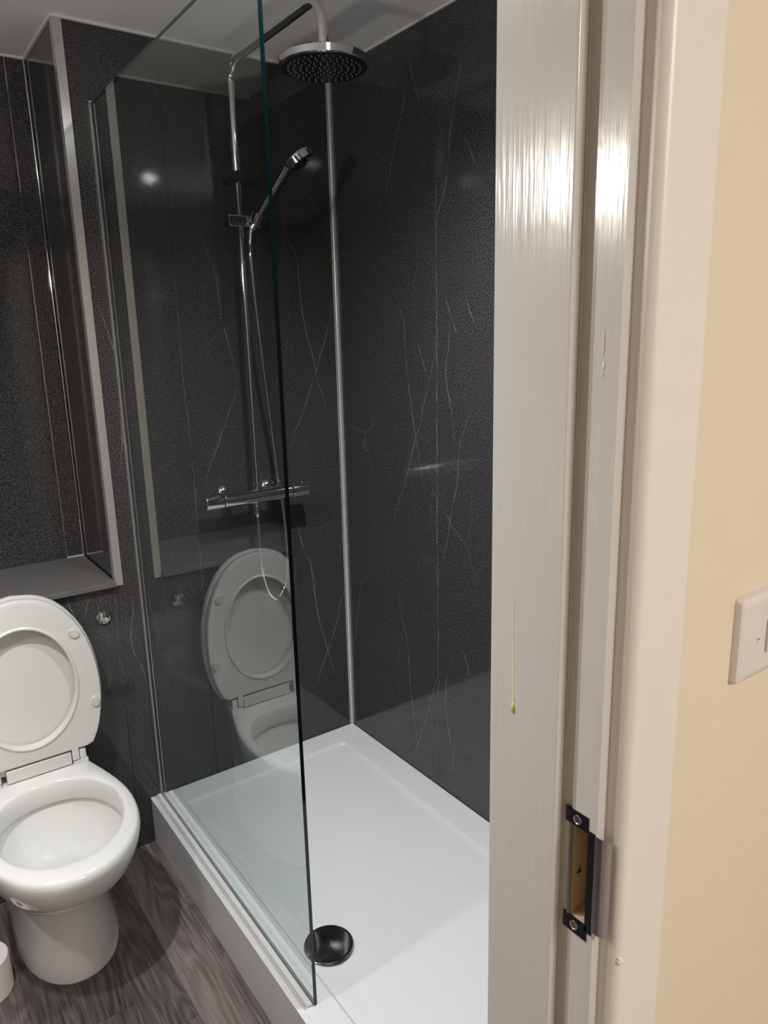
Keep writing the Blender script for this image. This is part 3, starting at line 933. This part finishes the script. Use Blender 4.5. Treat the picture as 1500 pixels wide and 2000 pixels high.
tube(bm, [(TX - 0.125, -0.066, 0.4345), (TX + 0.125, -0.066, 0.4345)], 0.0125, 16)
link_mesh('hinge_rod', bm, M['plastic'], wc, smooth=40)
for s_ in (-1, 1):
    cx = TX + s_ * 0.100
    link_mesh('seat_lug', box_bm(cx - 0.010, cx + 0.008, -0.099, -0.078, 0.420, 0.458, 0.0015, 2), M['plastic'], seat, smooth=40)
    hg = link_mesh('hinge', box_bm(TX + s_ * 0.112 - 0.021, TX + s_ * 0.112 + 0.019, -0.100, -0.050, 0.4065, 0.4165, 0.002, 2), M['plastic'], wc, smooth=40)
    link_mesh('hinge_knuckle', box_bm(TX + s_ * 0.1185 - 0.009, TX + s_ * 0.1185 + 0.009, -0.096, -0.066, 0.4165, 0.446, 0.003, 2), M['plastic'], hg, smooth=40)

# ------------------------------------------------------------------ flush button
fb = empty('flush_button', (-0.845, 0.0, 0.786))
tag(fb, 'small round chrome flush button on the dark wall beside the toilet', 'flush button')
bm = bmesh.new()
lathe(bm, [(0.0205, -0.0005), (0.0215, 0.003), (0.0205, 0.007), (0.018, 0.0085), (0.0165, 0.007)], (-0.845, 0, 0.786), (0, -1, 0), 36, cap=False)
link_mesh('bezel', bm, M['chrome'], fb, smooth=40)
for s_ in (-1, 1):
    bm = bmesh.new()
    rings = []
    for (sc, yy) in ((1.0, -0.003), (1.0, -0.008), (0.88, -0.0105), (0.55, -0.0125), (0.1, -0.0132)):
        pr = []
        for i in range(17):
            t = -PI / 2 + PI * i / 16
            pr.append((-0.845 + s_ * (0.0006 + 0.0158 * sc * math.cos(t)), yy, 0.786 + 0.0158 * sc * math.sin(t)))
        rings.append(pr)
    grid_loft(bm, rings, cap0=True, cap1=True)
    link_mesh('push_half', bm, M['chrome'], fb, smooth=40)

# ------------------------------------------------------------------ roll on the floor at the photo's left edge
tr_ = empty('toilet_roll', (-1.294, -0.313, 0.0))
tag(tr_, 'white paper roll standing on the floor left of the toilet', 'toilet roll')
bm = bmesh.new()
lathe(bm, [(0.021, 0.001), (0.0585, 0.001), (0.060, 0.004), (0.059, 0.096), (0.057, 0.099), (0.054, 0.100), (0.021, 0.100), (0.021, 0.001)], (-1.294, -0.313, 0), (0, 0, 1), 48, cap=False)
link_mesh('paper', bm, M['paper'], tr_, smooth=40)
bm = bmesh.new()
lathe(bm, [(0.0208, 0.0005), (0.0208, 0.0995), (0.0198, 0.0995), (0.0198, 0.0005)], (-1.294, -0.313, 0), (0, 0, 1), 32, cap=False)
link_mesh('cardboard_core', bm, plain('cardboard', (0.42, 0.33, 0.24), 0.9), tr_, smooth=40)

# ------------------------------------------------------------------ lamps
names = ('recessed ceiling downlight above the open side of the shower', 'recessed ceiling downlight in front of the toilet')
for (lx, ly), lb, glow in zip(DOWNLIGHTS, names, (60.0, 160.0)):
    dl = empty('downlight', (lx, ly, H))
    tag(dl, lb, 'downlight', 'bathroom downlights')
    bm = bmesh.new()
    lathe(bm, [(0.043, 0.0), (0.042, 0.004), (0.034, 0.006), (0.030, 0.003), (0.028, 0.001)], (lx, ly, H), (0, 0, -1), 32, cap=False)
    link_mesh('bezel', bm, M['chrome'], dl, smooth=40)
    bm = bmesh.new()
    lathe(bm, [(0.028, 0.0012), (0.027, 0.005), (0.022, 0.0085), (0.012, 0.0105), (0.0, 0.011)], (lx, ly, H), (0, 0, -1), 24, cap=False)
    link_mesh('lens', bm, emitter('downlight_lens', SPOT_COL, glow), dl, smooth=60)
    ld = bpy.data.lights.new('downlight_beam', 'SPOT')
    ld.energy = SPOT_W; ld.color = SPOT_COL; ld.shadow_soft_size = 0.024
    ld.spot_size = math.radians(138); ld.spot_blend = 1.0
    lo = bpy.data.objects.new('downlight_beam', ld); COL.objects.link(lo)
    lo.location = (0, 0, -0.040); lo.parent = dl

wl = empty('wall_lamp', (XL, -0.98, 1.885))
tag(wl, 'slim lamp on the left bathroom wall over the basin place', 'lamp')
link_mesh('back_plate', box_bm(XL, XL + 0.02, -1.04, -0.92, 1.855, 1.915, 0.004, 2), M['chrome'], wl)
bm = bmesh.new()
tube(bm, [(XL + 0.055, -1.07, 1.885), (XL + 0.055, -0.89, 1.885)], 0.022, 16)
area_ = 2 * PI * 0.022 * 0.18
link_mesh('tube', bm, emitter('lamp_tube', (1.0, 0.95, 0.84), LAMP_W / area_ / PI), wl, smooth=40)
bm = bmesh.new()
tube(bm, [(XL + 0.015, -0.98, 1.885), (XL + 0.04, -0.98, 1.885)], 0.008, 12)
link_mesh('stem', bm, M['chrome'], wl, smooth=40)

hl = empty('ceiling_lamp', (-0.66, -3.55, H))
tag(hl, 'round opal lamp on the hallway ceiling', 'lamp')
bm = bmesh.new()
lathe(bm, [(0.16, 0.0), (0.16, 0.02), (0.155, 0.022)], (-0.66, -3.55, H), (0, 0, -1), 40)
link_mesh('base', bm, M['arch_paint'], hl, smooth=40)
bm = bmesh.new()
lathe(bm, [(0.15, 0.022), (0.145, 0.045), (0.12, 0.068), (0.07, 0.083), (0.0, 0.088)], (-0.66, -3.55, H), (0, 0, -1), 40, cap=False)
link_mesh('shade', bm, emitter('opal_shade', HALL_COL, HALL_W / (PI * 0.15 ** 2 * 1.3) / PI), hl, smooth=60)
